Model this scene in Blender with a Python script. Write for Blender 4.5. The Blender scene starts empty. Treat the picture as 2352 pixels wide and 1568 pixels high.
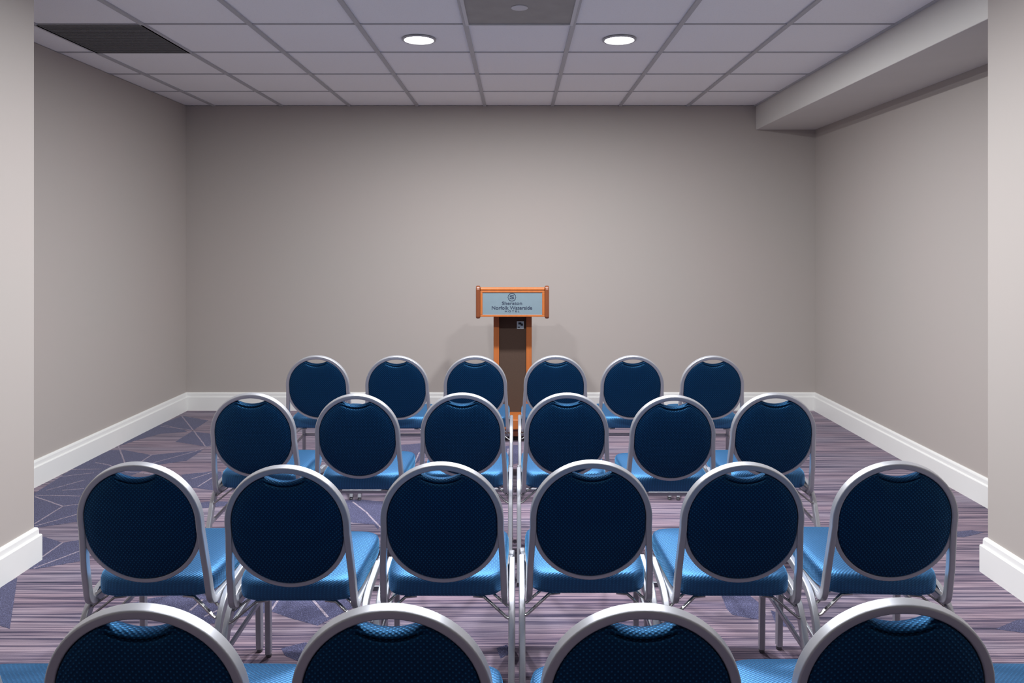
import bpy, bmesh, math, random
from mathutils import Vector, Matrix
random.seed(7)
S = bpy.context.scene
C = S.collection
PI = math.pi

# ------------------------------------------------------------------ camera
F = 1680.0; VX = 1188.0; VY = 560.0; H = 1.498
cd = bpy.data.cameras.new('camera'); cam = bpy.data.objects.new('camera', cd); C.objects.link(cam)
cam.location = (0, 0, H); cam.rotation_euler = (PI/2, 0, 0)
cd.sensor_width = 36; cd.lens = 36*F/2352; cd.sensor_fit = 'HORIZONTAL'
cd.shift_x = -(VX-1176)/2352; cd.shift_y = -(784-VY)/2352
cd.clip_start = 0.05
S.camera = cam
S.view_settings.view_transform = 'Standard'; S.view_settings.look = 'None'
S.view_settings.gamma = 1; S.view_settings.use_curve_mapping = False
S.view_settings.exposure = 0.0

# ------------------------------------------------------------------ materials
class N:
    def __init__(s, name):
        s.m = bpy.data.materials.new(name); s.m.use_nodes = True
        s.t = s.m.node_tree; s.b = s.t.nodes['Principled BSDF']
    def n(s, typ, ins=None, **kw):
        nd = s.t.nodes.new(typ)
        for k, v in kw.items(): setattr(nd, k, v)
        for k, v in (ins or {}).items(): s.put(nd, k, v)
        return nd
    def put(s, nd, k, v):
        if hasattr(v, 'is_output') or isinstance(v, bpy.types.NodeSocket): s.t.links.new(v, nd.inputs[k])
        else: nd.inputs[k].default_value = v
    def math(s, op, a, b=0.0, c=None, clamp=False):
        nd = s.n('ShaderNodeMath', {0: a, 1: b}, operation=op, use_clamp=clamp)
        if c is not None: s.put(nd, 2, c)
        return nd.outputs[0]
    def coord(s, scale=(1, 1, 1), rot=(0, 0, 0), kind='Object'):
        tc = s.n('ShaderNodeTexCoord')
        mp = s.n('ShaderNodeMapping', {'Vector': tc.outputs[kind], 'Scale': scale, 'Rotation': rot})
        return mp.outputs[0]
    def noise(s, vec, scale, detail=2, rough=.5):
        return s.n('ShaderNodeTexNoise', {'Vector': vec, 'Scale': scale, 'Detail': detail, 'Roughness': rough}).outputs['Fac']
    def ramp(s, fac, stops):
        r = s.n('ShaderNodeValToRGB', {'Fac': fac})
        e = r.color_ramp.elements
        while len(e) < len(stops): e.new(.5)
        for el, (p, c) in zip(e, stops): el.position = p; el.color = (*c, 1)
        return r.outputs[0]
    def mix(s, f, a, b, mode='MIX'):
        nd = s.n('ShaderNodeMix', data_type='RGBA', blend_type=mode)
        for k, v in ((0, f), (6, a), (7, b)):
            if isinstance(v, tuple) and len(v) == 3: v = (*v, 1)
            s.put(nd, k, v)
        return nd.outputs[2]
    def bump(s, h, strength=.3, dist=.001):
        s.put(s.b, 'Normal', s.n('ShaderNodeBump', {'Height': h, 'Strength': strength, 'Distance': dist}).outputs[0])
    def set(s, **kw):
        for k, v in kw.items():
            k = {'color': 'Base Color', 'rough': 'Roughness', 'metal': 'Metallic', 'sheen': 'Sheen Weight', 'spec': 'Specular IOR Level',
                 'sheen_rough': 'Sheen Roughness', 'sheen_tint': 'Sheen Tint', 'coat': 'Coat Weight'}[k]
            if isinstance(v, tuple) and len(v) == 3: v = (*v, 1)
            s.put(s.b, k, v)
        return s

def wall_mat():
    n = N('wall_covering')
    v = n.coord()
    blot = n.noise(v, .9, 3, .6)
    fib = n.noise(n.coord((300, 300, 14)), 1, 2)
    col = n.mix(blot, WALL_A, WALL_B)
    col = n.mix(n.math('MULTIPLY', fib, .10), col, (.45, .42, .39))
    n.set(color=col, rough=.75, spec=.2); n.bump(fib, .12, .0006)
    return n.m
WALL_A = (.435, .382, .360); WALL_B = (.41, .385, .36)

def simple(name, color, rough=.5, metal=0.0, noise_amt=.06, nscale=40, bump=.05, spec=.5):
    n = N(name); nz = n.noise(n.coord(), nscale, 3)
    dark = tuple(c*(1-noise_amt*2) for c in color)
    n.set(color=n.mix(nz, dark, color), rough=rough, metal=metal, spec=spec)
    if bump: n.bump(nz, bump, .0008)
    return n.m

def fabric(name, axes, gloss):
    n = N(name)
    tc = n.n('ShaderNodeTexCoord'); sp = n.n('ShaderNodeSeparateXYZ', {0: tc.outputs['Object']})
    a, b = sp.outputs[axes[0]], sp.outputs[axes[1]]
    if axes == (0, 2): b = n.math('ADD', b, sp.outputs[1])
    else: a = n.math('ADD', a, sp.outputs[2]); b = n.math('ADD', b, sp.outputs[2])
    ca = n.math('COSINE', n.math('MULTIPLY', a, 2*PI/.0115)); cb = n.math('COSINE', n.math('MULTIPLY', b, 2*PI/.0105))
    pr = n.math('MULTIPLY', ca, cb)
    dot = n.n('ShaderNodeMapRange', {0: pr, 1: .35, 2: .9, 3: 0.0, 4: 1.0}, clamp=True).outputs[0]
    fine = n.noise(n.coord(), 420, 2)
    base = n.mix(fine, *(((.0005, .010, .036), (.0010, .018, .060)) if axes == (0, 1) else ((.0003, .007, .026), (.0006, .0125, .044))))  # one cloth: seat copy lightened as if lit, back copy darkened as shade
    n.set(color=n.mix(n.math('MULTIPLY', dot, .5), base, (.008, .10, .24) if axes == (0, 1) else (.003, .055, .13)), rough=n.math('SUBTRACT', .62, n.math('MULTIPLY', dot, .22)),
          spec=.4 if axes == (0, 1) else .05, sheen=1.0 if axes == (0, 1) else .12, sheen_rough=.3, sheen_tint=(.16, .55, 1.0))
    gl = n.n('ShaderNodeBsdfAnisotropic', {'Color': (.10, .46, .95, 1), 'Roughness': .48})
    mx = n.n('ShaderNodeMixShader', {0: n.math('ADD', gloss, n.math('MULTIPLY', dot, .12)), 1: n.b.outputs[0], 2: gl.outputs[0]})
    n.t.links.new(mx.outputs[0], n.t.nodes['Material Output'].inputs[0])
    n.bump(n.math('ADD', n.math('MULTIPLY', pr, .7), n.math('MULTIPLY', fine, .3)), .4, .0012)
    n.t.links.new(n.b.inputs['Normal'].links[0].from_socket, gl.inputs['Normal'])
    return n.m

def carpet_streak():
    n = N('carpet_streaked')
    v1 = n.coord((1.3, 95, 1)); v2 = n.coord((.8, 34, 1)); v3 = n.coord((3.5, 210, 1))
    a = n.noise(v1, 1.0, 3, .65); b = n.noise(v2, 1.0, 2); c = n.noise(v3, 1.0, 2)
    t = n.math('ADD', n.math('MULTIPLY', a, .50), n.math('ADD', n.math('MULTIPLY', b, .28), n.math('MULTIPLY', c, .22)))
    col = n.ramp(t, [(.38, (.012, .012, .038)), (.445, (.066, .056, .105)), (.50, (.175, .145, .20)), (.56, (.28, .235, .29)), (.66, (.39, .34, .41))])
    hue = n.noise(n.coord((1.1, 5, 1)), 1.0, 2)
    col = n.mix(n.n('ShaderNodeMapRange', {0: hue, 1: .35, 2: .6}).outputs[0], col, n.mix(1.0, col, (1.06, .92, .90), 'MULTIPLY'))
    pile = n.noise(n.coord(), 650, 2)
    col = n.mix(.35, col, n.mix(1.0, col, n.ramp(pile, [(.3, (.55, .55, .6)), (.7, (1.35, 1.35, 1.35))]), 'MULTIPLY'))
    n.set(color=col, rough=.95, spec=.1, sheen=.15); n.bump(pile, .5, .003)
    return n.m

def carpet_patch():
    n = N('carpet_navy_heather')
    p = n.noise(n.coord(), 260, 3, .7); q = n.noise(n.coord((1, 1, 1)), 3, 2)
    col = n.ramp(p, [(.34, (.022, .022, .052)), (.50, (.050, .050, .112)), (.60, (.125, .13, .26)), (.72, (.36, .37, .60))])
    col = n.mix(.25, col, n.mix(q, (.045, .043, .075), (.07, .068, .11)))
    n.set(color=col, rough=.95, spec=.1, sheen=.15); n.bump(p, .5, .003)
    return n.m

def carpet_line():
    n = N('carpet_pale_line')
    p = n.noise(n.coord(), 120, 3, .7)
    n.set(color=n.ramp(p, [(.35, (.13, .11, .16)), (.58, (.36, .31, .37))]), rough=.95, spec=.1)
    return n.m

def wood(name, c1, c2, rough=.35):
    n = N(name)
    g = n.noise(n.coord((40, 40, 3)), 1.0, 4, .6); g2 = n.noise(n.coord((220, 220, 8)), 1.0, 2)
    n.set(color=n.mix(n.math('ADD', n.math('MULTIPLY', g, .7), n.math('MULTIPLY', g2, .3)), c1, c2), rough=rough, coat=.2)
    n.bump(g2, .08, .0005)
    return n.m

def tile_mat():
    n = N('acoustic_tile')
    p = n.noise(n.coord(), 220, 3, .7); q = n.noise(n.coord(), 1.3, 2)
    col = n.mix(q, (.86, .86, .87), (.90, .90, .91))
    col = n.mix(n.math('MULTIPLY', n.math('GREATER_THAN', p, .64), .35), col, (.35, .35, .38))
    n.set(color=col, rough=.9, spec=.1); n.bump(p, .25, .001)
    return n.m

def emis(name, col, st):
    n = N(name); n.set(color=(.9, .9, .9))
    n.put(n.b, 'Emission Color', (*col, 1)); n.put(n.b, 'Emission Strength', st)
    return n.m

M = dict(
    wall=wall_mat(), tile=tile_mat(),
    grid=simple('ceiling_grid_paint', (.48, .48, .50), .5), 
    trim=simple('white_gloss_paint', (.80, .80, .78), .35, 0, .02, 6, .02),
    soffit=simple('soffit_paint', (.64, .62, .59), .7, 0, .04, 3, .02, .2),
    streak=carpet_streak(), patch=carpet_patch(), line=carpet_line(),
    seat=fabric('blue_weave_lit_seat', (0, 1), .21), back=fabric('blue_weave_shaded_back', (0, 2), .055),  # same cloth twice, top light and rear shade put into colour and gloss
    metal=simple('silver_painted_aluminium', (.50, .51, .55), .40, .70, .03, 60, .02),
    chrome=simple('chrome_steel', (.55, .54, .53), .22, .9, .05, 80, .02),
    glide=simple('glide_nylon', (.10, .10, .11), .4, 0, .05, 80, .02),
    wood=wood('orange_stained_oak', (.30, .075, .014), (.50, .155, .036)),
    woodd=wood('dark_stained_oak', (.12, .030, .010), (.22, .062, .02)),
    panel=simple('brown_grille_cloth', (.085, .055, .042), .9, 0, .15, 300, .4, .1),
    plate=simple('brushed_steel_blue', (.20, .265, .305), .38, .2, .04, 30, .02),
    ink=simple('dark_blue_ink', (.018, .028, .06), .6, 0, .02, 30, 0),
    jack=simple('jack_plate_steel', (.62, .70, .72), .3, .4, .1, 90, .02),
    black=simple('black_plastic', (.012, .012, .014), .5, 0, .05, 90, .02),
    vent=simple('dark_grille', (.20, .20, .20), .7, 0, .1, 120, .1, .2),
    diff=simple('diffuser_grey', (.33, .33, .335), .5, .2, .15, 9, .05),
    ventframe=simple('vent_frame_paint', (.62, .62, .64), .5, 0, .03, 20, .02),
    lens=emis('lamp_lens', (1, .985, .96), 9.0),
)

# ------------------------------------------------------------------ object helpers
def link(name, me, mats, parent=None, smooth=True, bevel=0):
    o = bpy.data.objects.new(name, me)
    C.objects.link(o)
    for m in (mats if isinstance(mats, (list, tuple)) else [mats]): me.materials.append(m)
    if smooth:
        for p in me.polygons: p.use_smooth = True
    if parent: o.parent = parent
    if bevel:
        b = o.modifiers.new('bevel', 'BEVEL'); b.width = bevel; b.segments = 2; b.limit_method = 'ANGLE'
    return o
def obj(name, bm, mats, parent=None, smooth=False, bevel=0, autosmooth=False):
    bmesh.ops.recalc_face_normals(bm, faces=bm.faces)
    if autosmooth:
        for e in bm.edges:
            if len(e.link_faces) == 2 and e.calc_face_angle(0) > math.radians(38): e.smooth = False
        smooth = True
    me = bpy.data.meshes.new(name); bm.to_mesh(me); bm.free()
    o = link(name, me, mats, parent, smooth, bevel)
    if autosmooth:
        w = o.modifiers.new('weighted_normal', 'WEIGHTED_NORMAL'); w.keep_sharp = True; w.weight = 100
    return o
def thing(name, label, cat, loc=(0, 0, 0), group=None):
    o = bpy.data.objects.new(name, None); C.objects.link(o); o.location = loc
    o.empty_display_size = .1
    o['label'] = label; o['category'] = cat
    if group: o['group'] = group
    return o
def struct(name, bm, mats, **kw):
    o = obj(name, bm, mats, **kw); o['kind'] = 'structure'; return o
def box(bm, x0, x1, y0, y1, z0, z1, mi=0):
    vs = [bm.verts.new(p) for p in ((x0,y0,z0),(x1,y0,z0),(x1,y1,z0),(x0,y1,z0),(x0,y0,z1),(x1,y0,z1),(x1,y1,z1),(x0,y1,z1))]
    for f in ((0,3,2,1),(4,5,6,7),(0,1,5,4),(1,2,6,5),(2,3,7,6),(3,0,4,7)):
        bm.faces.new([vs[i] for i in f]).material_index = mi
def lathe(bm, prof, cx=0, cy=0, n=40, mi=0):
    rings = [[bm.verts.new((cx+r*math.cos(2*PI*k/n), cy+r*math.sin(2*PI*k/n), z)) for k in range(n)] for r, z in prof]
    for a, b in zip(rings, rings[1:]):
        for k in range(n): bm.faces.new((a[k], a[(k+1)%n], b[(k+1)%n], b[k])).material_index = mi
    bm.faces.new(rings[0]).material_index = mi; bm.faces.new(rings[-1]).material_index = mi
def fillet(pts, rad, seg=8):
    pts = [Vector(p) for p in pts]; out = [pts[0]]
    for i in range(1, len(pts)-1):
        r = rad[i-1] if isinstance(rad, (list, tuple)) else rad
        a = (pts[i-1]-pts[i]); b = (pts[i+1]-pts[i])
        ang = a.angle(b); d = min(r/math.tan(ang/2), a.length*.49, b.length*.49)
        p0 = pts[i]+a.normalized()*d; p1 = pts[i]+b.normalized()*d
        for k in range(seg+1):
            t = k/seg; out.append(p0*(1-t)**2 + pts[i]*2*t*(1-t) + p1*t*t)
    out.append(pts[-1]); return out
def sweep(bm, pts, w, h, n0, closed=False, rr=.22, cs=3):
    """rounded-rectangle tube: w along the carried normal, h along the binormal"""
    pts = [Vector(p) for p in pts]; n = len(pts)
    r = min(w, h)*rr; sec = []
    for cx, cy, a0 in ((w/2-r, h/2-r, 0), (-w/2+r, h/2-r, PI/2), (-w/2+r, -h/2+r, PI), (w/2-r, -h/2+r, 1.5*PI)):
        for k in range(cs+1): a = a0+PI/2*k/cs; sec.append((cx+r*math.cos(a), cy+r*math.sin(a)))
    nrm = Vector(n0); rings = []
    for i in range(n):
        if closed: t = pts[(i+1)%n]-pts[i-1]
        else: t = pts[min(i+1, n-1)]-pts[max(i-1, 0)]
        t.normalize(); nrm = (nrm - t*nrm.dot(t)).normalized(); b = t.cross(nrm)
        rings.append([bm.verts.new(pts[i]+nrm*u+b*v) for u, v in sec])
    m = len(sec)
    for i in range(n if closed else n-1):
        A, B = rings[i], rings[(i+1) % n]
        for k in range(m): bm.faces.new((A[k], A[(k+1)%m], B[(k+1)%m], B[k]))
    if not closed: bm.faces.new(rings[0]); bm.faces.new(rings[-1])
def loft(bm, rings, cap=True):
    R = [[bm.verts.new(p) for p in r] for r in rings]; m = len(R[0])
    for A, B in zip(R, R[1:]):
        for k in range(m): bm.faces.new((A[k], A[(k+1)%m], B[(k+1)%m], B[k]))
    if cap:
        for r in (R[0], R[-1]):
            c = bm.verts.new(sum((v.co for v in r), Vector())/m)
            for k in range(m): bm.faces.new((r[k], r[(k+1)%m], c))

# ------------------------------------------------------------------ room
LX, RX, BY = -2.987, 2.687, 6.593
NLX, NLY = -2.277, 3.446
NRX, NRY = 2.140, 3.325
ZC = 2.742; YR = -3.2
W = .12
def wallbox(name, *a, mat='wall'):
    bm = bmesh.new(); box(bm, *a); return struct(name, bm, M[mat])
wallbox('wall_back', LX-W, RX+W, BY, BY+W, 0, ZC)
wallbox('wall_left', LX-W, LX, NLY, BY, 0, ZC)
wallbox('wall_right', RX, RX+W, NRY, BY, 0, ZC)
wallbox('wall_left_near', LX-W, NLX, YR, NLY, 0, ZC)
wallbox('wall_right_near', NRX, RX+W, YR, NRY, 0, ZC)
wallbox('wall_rear', LX-W, RX+W, YR-W, YR, 0, ZC)
bm = bmesh.new(); box(bm, 2.150, RX, NRY, BY, 2.526, ZC); struct('wall_soffit', bm, M['soffit'], bevel=.004)

# baseboards: one profile mitred round the room
plan = [(NLX, YR), (NLX, NLY), (LX, NLY), (LX, BY), (RX, BY), (RX, NRY), (NRX, NRY), (NRX, YR)]
prof = [(0, 0), (.024, 0), (.024, .120), (.021, .125), (.015, .127), (.014, .150), (.011, .158), (.006, .162), (0, .162)]
def rightn(a, b):
    d = (Vector(b)-Vector(a)).normalized(); return Vector((d.y, -d.x))
mit = []
for i, p in enumerate(plan):
    ns = []
    if i > 0: ns.append(rightn(plan[i-1], p))
    if i < len(plan)-1: ns.append(rightn(p, plan[i+1]))
    mit.append(ns[0] if len(ns) == 1 else (ns[0]+ns[1])/(1+ns[0].dot(ns[1])))
for i, nm in enumerate(('baseboard_left_near', 'baseboard_left_return', 'baseboard_left', 'baseboard_back', 'baseboard_right', 'baseboard_right_return', 'baseboard_right_near')):
    bm = bmesh.new(); ends = []
    for j in (i, i+1):
        ends.append([bm.verts.new((plan[j][0]+mit[j].x*t, plan[j][1]+mit[j].y*t, z)) for t, z in prof])
    A, B = ends; m = len(prof)
    for k in range(m): bm.faces.new((A[k], A[(k+1)%m], B[(k+1)%m], B[k]))
    bm.faces.new(A); bm.faces.new(B)
    struct(nm, bm, M['trim'])

# ceiling: tiles and the inverted-tee grid that carries them
bm = bmesh.new()
box(bm, LX-W, RX+W, YR-W, BY+W, ZC+.004, ZC+.06, 0)
gx = [.012+.61*(k+.5) for k in range(-6, 5)]
gy = [4.145+.61*k for k in range(-12, 4)]
for x in gx:
    if LX < x < RX: box(bm, x-.0135, x+.0135, YR, BY, ZC-.006, ZC+.005, 1)
for y in gy:
    box(bm, LX, RX, y-.006, y+.006, ZC-.002, ZC+.005, 1)
struct('ceiling', bm, [M['tile'], M['grid']])

# ------------------------------------------------------------------ carpet
def fl(px, py):
    d = H*F/(py-VY); return ((px-VX)*d/F, d)
def cc(ox, oy, s): return lambda pts: [fl(ox+x/s, oy+y/s) for x, y in pts]
c1 = cc(70, 930, 5.2256); c2 = cc(0, 1200, 4.9); c3 = cc(440, 960, 6.031); c4 = cc(740, 960, 4.704)
c5 = cc(440, 1330, 5.113); c6 = cc(1600, 1340, 7.84); c7 = cc(1850, 930, 2.751); c0 = cc(0, 0, 1)
patches = [
    c1([(1560,225),(1820,130),(2135,185),(1950,305),(1850,295)]),
    c1([(1740,440),(1940,315),(2170,345),(2330,400),(2250,480),(2100,500),(2060,490)]),
    c1([(1200,400),(1560,232),(1850,300),(1880,322),(1560,345),(1250,430),(1060,495)]),
    c1([(30,1070),(300,900),(620,690),(960,540),(1130,540),(1450,600),(2070,540),(1870,670),(1540,715),(1200,850),(900,1100),(600,1395),(120,1465),(30,1475)]),
    c1([(1810,835),(2190,795),(2290,800),(2330,1000),(2240,1030),(1930,990),(1840,900)]),
    c1([(2030,1170),(2170,1155),(2400,1160),(2350,1210),(2050,1240)]),
    c2([(470,150),(700,225),(1000,180),(1010,415),(760,460),(400,522),(330,522)]),
    c2([(195,620),(170,800),(110,1195),(0,1160),(-300,1100),(-300,800),(0,720)]),
    c5([(-440,215),(0,170),(480,60),(600,210),(1200,150),(1850,180),(1900,330),(1480,545),(1150,455),(950,380),(600,440),(250,520),(-100,540),(-520,470),(-700,280)]),
    c5([(1050,812),(1330,740),(1600,780),(1700,900),(1300,980),(1100,900)]),
    c4([(850,290),(1080,270),(1080,430),(980,520),(900,480),(700,380)]),
    c4([(230,890),(400,880),(700,905),(700,1120),(600,1200),(560,1150),(330,1130),(100,1050)]),
    c4([(1960,300),(2130,290),(2140,480),(1990,520),(1960,420)]),
    c6([(440,200),(700,140),(940,200),(1130,350),(1250,560),(1120,640),(960,625),(640,560),(540,450)]),
    c6([(1330,480),(1600,560),(1780,810),(1430,740)]),
    c7([(1200,1415),(1330,1360),(1381,1350),(1560,1400),(1381,1440)]),
    c7([(900,805),(1050,790),(1130,805),(1000,835),(920,832)]),
    c0([(1140,1488),(1165,1480),(1172,1500),(1150,1512)]),
    [(-1.9,.9),(-1.2,1.1),(-1.35,1.5),(-2.0,1.4)], [(.5,.6),(1.3,.7),(1.1,1.1),(.6,1.0)], [(-.5,-1.2),(.3,-1.0),(.1,-.3),(-.6,-.5)],
]
lines = [c1(l) for l in (
    [(1815,130),(1960,310),(2110,510),(2200,475)], [(1050,480),(1135,700)], [(1300,700),(1460,595)], [(1470,695),(1950,565),(2100,512)],
    [(780,690),(940,720),(1100,800)], [(470,775),(850,768)], [(330,862),(760,815)], [(190,1025),(650,900)], [(380,1025),(640,1003)],
    [(50,1085),(600,1092)], [(50,1100),(390,1215),(600,1188)], [(390,1215),(50,1425)], [(50,1455),(600,1300)], [(1930,890),(2190,805)],
    [(2010,980),(2230,840)], [(1560,255),(1850,290),(1960,305)], [(1130,800),(1470,830)])]
lines += [c2(l) for l in ([(470,390),(710,222)], [(380,515),(940,305)])]
lines += [c5(l) for l in ([(-20,370),(130,240)], [(150,440),(320,360)], [(920,385),(1030,225),(1060,150)], [(1380,150),(1420,240),(1600,450)])]
lines += [c4(l) for l in ([(330,905),(470,1010),(640,1190)], [(1050,370),(980,530)], [(2010,330),(1990,500)])]
bm = bmesh.new()
box(bm, LX-W, RX+W, YR-W, BY+W, -.05, 0, 0)
for p in patches:
    f = bm.faces.new([bm.verts.new((x, y, .0006)) for x, y in p]); f.material_index = 1
bmesh.ops.triangulate(bm, faces=[f for f in bm.faces if f.material_index == 1])
for l in lines:
    for a, b in zip(l, l[1:]):
        a, b = Vector(a), Vector(b); d = (b-a); 
        nn = Vector((-d.y, d.x)).normalized()*.005
        # split into short dashes: the line is woven, so its edge wanders
        k = max(1, int(d.length/.05))
        for i in range(k):
            p, q = a+d*(i/k), a+d*((i+1)/k); j = Vector((0, random.uniform(-.002, .002)))
            f = bm.faces.new([bm.verts.new((*v, .0011)) for v in (p+nn+j, p-nn+j, q-nn+j, q+nn+j)]); f.material_index = 2
for f in bm.faces:
    f.normal_update()
    if f.material_index and f.normal.z < 0: f.normal_flip()
me = bpy.data.meshes.new('floor'); bm.to_mesh(me); bm.free()
fo = link('floor', me, [M['streak'], M['patch'], M['line']], smooth=False); fo['kind'] = 'structure'

# ------------------------------------------------------------------ ceiling fittings
def downlight(x, y, label, power):
    t = thing('recessed_downlight', label, 'ceiling light', (x, y, ZC), 'recessed downlights in the tiled ceiling')
    bm = bmesh.new(); lathe(bm, [(.103, 0), (.103, -.005), (.097, -.009), (.090, -.008), (.087, .004), (.089, .012)], n=48); obj('trim_ring', bm, M['grid'], t, autosmooth=True)
    bm = bmesh.new(); lathe(bm, [(.0865, .004), (.0865, -.003), (.06, -.0045), (.01, -.005)], n=48); obj('lens', bm, M['lens'], t, autosmooth=True)
    ld = bpy.data.lights.new('downlight_lamp', 'AREA'); ld.shape = 'DISK'; ld.size = .17; ld.energy = power; ld.color = (.97, .985, 1); ld.spread = math.radians(180)
    lo = bpy.data.objects.new('downlight_lamp', ld); C.objects.link(lo); lo.parent = t; lo.location = (0, 0, -.011)
P = 61
downlight(-.598, 4.45, 'round lit recessed downlight in the ceiling left of the grey diffuser', P)
downlight(.622, 4.455, 'round lit recessed downlight in the ceiling right of the grey diffuser', P)
for j, yy in enumerate((2.62, .79)):
    for x, sd in ((-.598, 'left'), (.622, 'right')):
        downlight(x, yy, '%s round downlight of the %s pair, overhead outside the view' % (sd, ('second', 'third')[j]), P*(.85, .10)[j])

t = thing('ceiling_vent', 'dark grey square return grille set in the ceiling tiles near the left wall', 'vent', (-2.428, 4.45, ZC))
bm = bmesh.new()
for a in ((-.305, .305, -.305, -.288), (-.305, .305, .288, .305), (-.305, -.288, -.288, .288), (.288, .305, -.288, .288)): box(bm, *a, -.006, .004)
obj('frame', bm, M['vent'], t)
bm = bmesh.new(); box(bm, -.289, .289, -.289, .289, -.001, .003)
for k in range(24):
    y = -.276+k*.024; box(bm, -.289, .289, y, y+.006, -.004, 0)
obj('grille', bm, M['vent'], t)

t = thing('air_diffuser', 'square grey metal air diffuser with a pale round cap, between the downlights', 'vent', (.012, 3.84, ZC))
bm = bmesh.new()
for a in ((-.305, .305, -.305, -.285), (-.305, .305, .285, .305), (-.305, -.285, -.285, .285), (.285, .305, -.285, .285)): box(bm, *a, -.010, .004)
obj('frame', bm, M['ventframe'], t, bevel=.002)
bm = bmesh.new(); box(bm, -.286, .286, -.286, .286, -.004, .003); obj('face_plate', bm, M['diff'], t)
bm = bmesh.new(); lathe(bm, [(.044, -.0035), (.044, -.007), (.036, -.009), (.01, -.0095)], n=32); obj('centre_cap', bm, M['ventframe'], t, autosmooth=True)

# ------------------------------------------------------------------ chair
TA = math.atan2(.09, .46); SA, CA = math.sin(TA), math.cos(TA)
def bk(u, v, w=0.0):          # point in the tilted plane of the back; w>0 towards the sitter
    return Vector((u, .030 - v*SA + w*CA, .380 + v*CA + w*SA))
VC = .2805; RH = .178
def make_chair():
    t = thing('banquet_chair', '', 'chair', (0, 0, 0), 'blue round-backed banquet chairs set out in four rows')
    # back frame: side rails, hoop and lower arc in one welded tube frame
    bm = bmesh.new()
    half = fillet([(.207, .372, .3715), (.191, .29, .3715), (.190, .036, .3715), bk(.186, .12), bk(RH, VC-.03)], [.1, .045, .3], 7)
    arc = [bk(RH*math.cos(a), VC+RH*math.sin(a)) for a in [PI*k/40 for k in range(41)]]
    mir = [Vector((-p.x, p.y, p.z)) for p in reversed(half)]
    sweep(bm, half+arc+mir, .0195, .025, (1, 0, 0))
    low = [bk(-.1755*math.cos(a), .252-.176*math.sin(a)) for a in [PI*k/36 for k in range(37)]]
    sweep(bm, low, .015, .014, (1, 0, 0))
    obj('back_frame', bm, M['metal'], t, autosmooth=True)
    # upholstered back
    out = []
    r = .1685; n = 120
    for k in range(n):
        a = 2*PI*k/n + PI/2
        if math.sin(a) >= 0: u, v = r*math.cos(a), VC+r*math.sin(a)
        else: u, v = .1685*math.cos(a), .252+.1675*math.sin(a)
        nt = 0.0
        if v > VC and abs(u) < .067:
            vn = VC+.137+.0185*(u/.067)**2
            if vn < v: v = vn
        if v > VC and abs(u) < .075: nt = 1-max(0, (abs(u)-.05)/.025)
        out.append((u, v, max(0, min(1, nt))))
    cv = .265
    def ring(s, w, g=0.0): return [bk(u*s, cv+(v-cv)*s, w+g*nt) for u, v, nt in out]
    bm = bmesh.new()
    loft(bm, [ring(.30, .030), ring(.62, .030), ring(.86, .027), ring(.95, .021), ring(.99, .011), ring(1.0, .002),
              ring(.999, -.004), ring(.985, -.0105), ring(.965, -.0125, -.002), ring(.945, -.0125, .002), ring(.932, -.013, .0065), ring(.922, -.0135, .006), ring(.905, -.0145, .0),
              ring(.86, -.0165), ring(.75, -.019), ring(.55, -.021), ring(.28, -.022)])
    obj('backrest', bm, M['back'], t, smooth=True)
    # seat
    def seat_out(s, z, grow=0.0):
        pts = []; n = 112; yc = .247; e = .30
        for k in range(n):
            a = 2*PI*k/n; c_, s_ = math.cos(a), math.sin(a)
            X = math.copysign(abs(c_)**e, c_); Y = math.copysign(abs(s_)**e, s_)
            hw = .187+.016*(Y+1)/2
            pts.append(Vector((X*(hw*s+grow), yc+Y*(.2*s+grow), z)))
        return pts
    bm = bmesh.new()
    loft(bm, [seat_out(.55, .384), seat_out(.90, .384), seat_out(.965, .385), seat_out(.985, .389), seat_out(1.0, .400), seat_out(1.003, .420), seat_out(1.0, .434),
              seat_out(.985, .4445), seat_out(.95, .4505), seat_out(.86, .4545), seat_out(.7, .4575), seat_out(.5, .460), seat_out(.25, .4615)])
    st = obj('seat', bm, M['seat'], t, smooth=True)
    # legs
    def leg(pts, rad, foot):
        bm = bmesh.new(); sweep(bm, fillet(pts, rad, 9), .020, .029, (1, 0, 0))
        l = obj('leg', bm, M['metal'], t, autosmooth=True)
        bm = bmesh.new(); lathe(bm, [(.0085, 0), (.0105, .002), (.0105, .009), (.008, .012), (.008, .020)], foot[0], foot[1], 20)
        obj('foot_glide', bm, M['glide'], l, autosmooth=True)
    for s in (-1, 1):
        leg([(s*.2063, .365, .3715), (s*.2105, .414, .3715), (s*.211, .427, .014)], [.04], (s*.211, .427))
        leg([(s*.2115, .295, .392), (s*.2115, .075, .372), (s*.2115, -.080, .014)], [.14], (s*.2115, -.080))
    # stretchers and braces
    bm = bmesh.new(); sweep(bm, [(-.202, .422, .25), (.202, .422, .25)], .012, .018, (0, 1, 0)); obj('stretcher', bm, M['metal'], t, autosmooth=True)
    for s in (-1, 1):
        bm = bmesh.new(); sweep(bm, [(s*.210, .015, .235), (s*.210, .418, .25)], .010, .016, (1, 0, 0)); obj('stretcher', bm, M['metal'], t, autosmooth=True)
        bm = bmesh.new()
        sweep(bm, [(s*.203, .040, .322), (s*.195, .042, .324), (s*.125, .062, .378), (s*.09, .066, .380)], .006, .011, (0, 0, 1))
        sweep(bm, [(s*.200, .070, .345), (s*.15, .085, .380)], .005, .010, (0, 0, 1))
        obj('brace', bm, M['chrome'], t, autosmooth=True)
    return t
def copy_tree(o, parent=None):
    c = o.copy(); C.objects.link(c)
    if parent: c.parent = parent
    for ch in list(o.children): copy_tree(ch, c)
    return c
proto = make_chair(); proto_used = False
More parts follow.
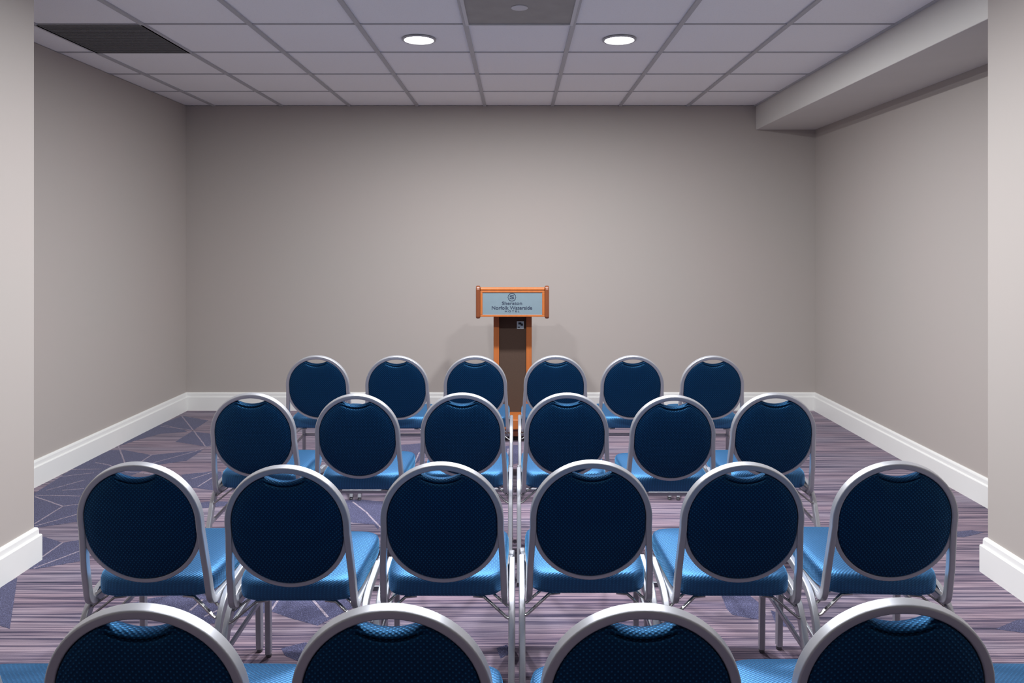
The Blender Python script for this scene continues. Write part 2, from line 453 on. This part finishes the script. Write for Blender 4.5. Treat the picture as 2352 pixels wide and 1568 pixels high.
rows = [
    # (depth, [(pixel x of hoop centre, extra depth, turn)], row phrase)
    (4.370, [(730.5, .0, 0), (912.5, -.01, 0), (1092, -.01, 0), (1275.5, 0, 0), (1451.5, .0, 0), (1635, -.01, -1)], 'front row nearest the lectern'),
    (3.285, [(583, .0, 1), (822, -.02, 0), (1063, .0, 0), (1301, .0, 0), (1544, -.05, 0), (1775, -.0, -1)], 'second row behind the front row'),
    (2.260, [(325, .0, 1), (662, -.03, 0), (1016, .0, 0), (1357, .02, 0), (1703, .0, 0), (2052, .01, -3)], 'third row, just ahead of the cropped row'),
    (1.390, [(-225, .0, 0), (343, .0, 0), (903, .0, 0), (1470, .0, 0), (2047, .02, 0), (2612, .0, 0)], 'nearest row, cropped by the photo bottom'),
]
posn = ['leftmost', 'second from left', 'third from left', 'fourth from left', 'fifth from left', 'rightmost']
for d, items, phrase in rows:
    for i, (px, dd, rot) in enumerate(items):
        if proto_used: c = copy_tree(proto)
        else: c = proto; proto_used = True
        y = d+dd
        c.location = ((px-VX)*(y-.02)/F, y, 0); c.rotation_euler = (0, 0, math.radians(rot))
        c['label'] = 'blue silver-framed chair, %s in the %s' % (posn[i], phrase)

# ------------------------------------------------------------------ lectern
LYF = 5.60; LCX = -.036
t = thing('lectern', 'orange-brown wooden lectern with a blue-grey hotel sign, standing before the back wall', 'lectern', (LCX, LYF, 0))
PX = LYF/F
# column
for s in (-1, 1):
    bm = bmesh.new(); box(bm, *sorted((s*.150, s*.106)), .13, .175, .165, .945); obj('stile', bm, M['wood'], t, bevel=.004)
bm = bmesh.new(); box(bm, -.107, .107, .148, .160, .165, .945); obj('front_panel', bm, M['panel'], t)
for s in (-1, 1):
    bm = bmesh.new(); box(bm, *sorted((s*.150, s*.133)), .175, .38, .165, .945); obj('side_panel', bm, M['wood'], t, bevel=.002)
bm = bmesh.new(); box(bm, -.150, .150, .38, .395, .165, .945); obj('back_panel', bm, M['woodd'], t)
# base
bm = bmesh.new(); box(bm, -.25, .25, -.10, .42, .10, .178); obj('base', bm, M['wood'], t, bevel=.008)
bm = bmesh.new(); box(bm, -.225, .225, -.075, .395, .045, .101); obj('plinth', bm, M['woodd'], t, bevel=.004)
for sx in (-1, 1):
    for yy in (-.04, .36):
        bm = bmesh.new()
        segs = 20; vsA = []; vsB = []
        for k in range(segs):
            a = 2*PI*k/segs
            vsA.append(bm.verts.new((sx*.19-.012, yy+.022*math.cos(a), .022+.022*math.sin(a)))); vsB.append(bm.verts.new((sx*.19+.012, yy+.022*math.cos(a), .022+.022*math.sin(a))))
        for k in range(segs): bm.faces.new((vsA[k], vsA[(k+1)%segs], vsB[(k+1)%segs], vsB[k]))
        bm.faces.new(vsA); bm.faces.new(vsB)
        box(bm, sx*.19-.016, sx*.19+.016, yy-.016, yy+.016, .038, .047)
        obj('caster', bm, M['black'], t)
# head: sloping box, higher towards the audience
def prism(bm, x0, x1, prof, mi=0):
    A = [bm.verts.new((x0, y, z)) for y, z in prof]; B = [bm.verts.new((x1, y, z)) for y, z in prof]; m = len(prof)
    for k in range(m): bm.faces.new((A[k], A[(k+1)%m], B[(k+1)%m], B[k]))
    bm.faces.new(A); bm.faces.new(B)
bm = bmesh.new(); prism(bm, -.248, .248, [(-.02, .942), (-.02, 1.150), (-.008, 1.166), (.01, 1.166), (.40, 1.055), (.40, .942)]); obj('head', bm, M['wood'], t, bevel=.003)
bm = bmesh.new(); prism(bm, -.244, .244, [(-.030, 1.140), (-.034, 1.148), (-.034, 1.160), (-.026, 1.168), (-.012, 1.168), (-.012, 1.140)]); obj('top_rail', bm, M['wood'], t, bevel=.003)
for s in (-1, 1):
    x0, x1 = sorted((s*.278, s*.246))
    bm = bmesh.new(); prism(bm, x0, x1, [(-.045, .930), (-.052, .945), (-.052, 1.150), (-.045, 1.172), (-.030, 1.180), (-.010, 1.180), (.42, 1.065), (.43, 1.05), (.43, .935), (.42, .930)])
    obj('cheek', bm, M['woodd'], t, bevel=.010)
bm = bmesh.new()
for a in ((-.247, .247, 1.128, 1.141), (-.247, .247, .943, .958), (-.247, -.228, .958, 1.128), (.226, .247, .958, 1.128)): box(bm, a[0], a[1], -.032, -.019, a[2], a[3])
obj('sign_frame', bm, M['wood'], t, bevel=.002)
bm = bmesh.new(); box(bm, -.229, .227, -.0275, -.019, .957, 1.129); pl = obj('sign_plate', bm, M['plate'], t)
def text(body, x, z, size, width=None, name='sign_lettering', bold=0.0, spacing=1.0, parent=pl, y=-.0285, serif=True):
    cu = bpy.data.curves.new(name, 'FONT'); cu.body = body; cu.size = size; cu.align_x = 'CENTER'; cu.align_y = 'CENTER'
    cu.extrude = .0008; cu.offset = bold; cu.space_character = spacing
    o = bpy.data.objects.new('tmp', cu); C.objects.link(o)
    bpy.context.view_layer.update()
    me = bpy.data.meshes.new_from_object(o.evaluated_get(bpy.context.evaluated_depsgraph_get()))
    C.objects.unlink(o); bpy.data.objects.remove(o)
    xs = [v.co.x for v in me.vertices]; sx = (width/(max(xs)-min(xs))) if width else 1; cx = (max(xs)+min(xs))/2
    zs = [v.co.y for v in me.vertices]; cz = (max(zs)+min(zs))/2
    for v in me.vertices: v.co = Vector(((v.co.x-cx)*sx+x, y-v.co.z, v.co.y-cz+z))
    o = link(name, me, M['ink'], parent, smooth=False); return o
# px -> local: x=(px-VX)/300-LCX ; z=H-(py-VY)/300
lx = lambda p: (p-VX)*(LYF-.03)/F-LCX
lz = lambda p: H-(p-VY)*(LYF-.03)/F
text('Sheraton', lx(1176), lz(696), .034, 46*PX, bold=.0003)
text('Norfolk Waterside', lx(1176), lz(706.5), .038, 92*PX, bold=.0003)
text('H O T E L', lx(1176.5), lz(714.5), .017, 33*PX, bold=.0002)
text('S', lx(1175.8), lz(682), .040, 10*PX, name='emblem', bold=.0009)
bm = bmesh.new()   # emblem: beaded ring
cx, cz, R0 = lx(1175.8), lz(682), 8.6*PX
ring_pts = [(cx+R0*math.cos(2*PI*k/48), -.029, cz+R0*math.sin(2*PI*k/48)) for k in range(48)]
sweep(bm, ring_pts, .0030, .0018, (1, 0, 0), closed=True)
for k in range(14):
    a = 2*PI*k/14; p = Vector((cx+(R0+.0022)*math.cos(a), -.0292, cz+(R0+.0022)*math.sin(a)))
    bmesh.ops.create_icosphere(bm, subdivisions=1, radius=.0022, matrix=Matrix.Translation(p))
obj('emblem', bm, M['ink'], pl)
# connector plate on the column
jx, jz = (1195.3-VX)*(LYF+.145)/F-LCX, H-(746-VY)*(LYF+.145)/F
bm = bmesh.new(); box(bm, jx-.028, jx+.028, .142, .1485, jz-.030, jz+.030); jp = obj('jack_plate', bm, M['jack'], t, bevel=.002)
bm = bmesh.new(); box(bm, jx-.016, jx+.008, .140, .1425, jz+.004, jz+.020); box(bm, jx+.002, jx+.020, .140, .1425, jz-.006, jz+.012)
box(bm, jx-.020, jx-.004, .140, .1425, jz-.022, jz-.014)
obj('socket', bm, M['black'], jp)

# ------------------------------------------------------------------ world
w = bpy.data.worlds.new('world'); S.world = w; w.use_nodes = True
w.node_tree.nodes['Background'].inputs[0].default_value = (.9, .93, 1, 1)
w.node_tree.nodes['Background'].inputs[1].default_value = .3
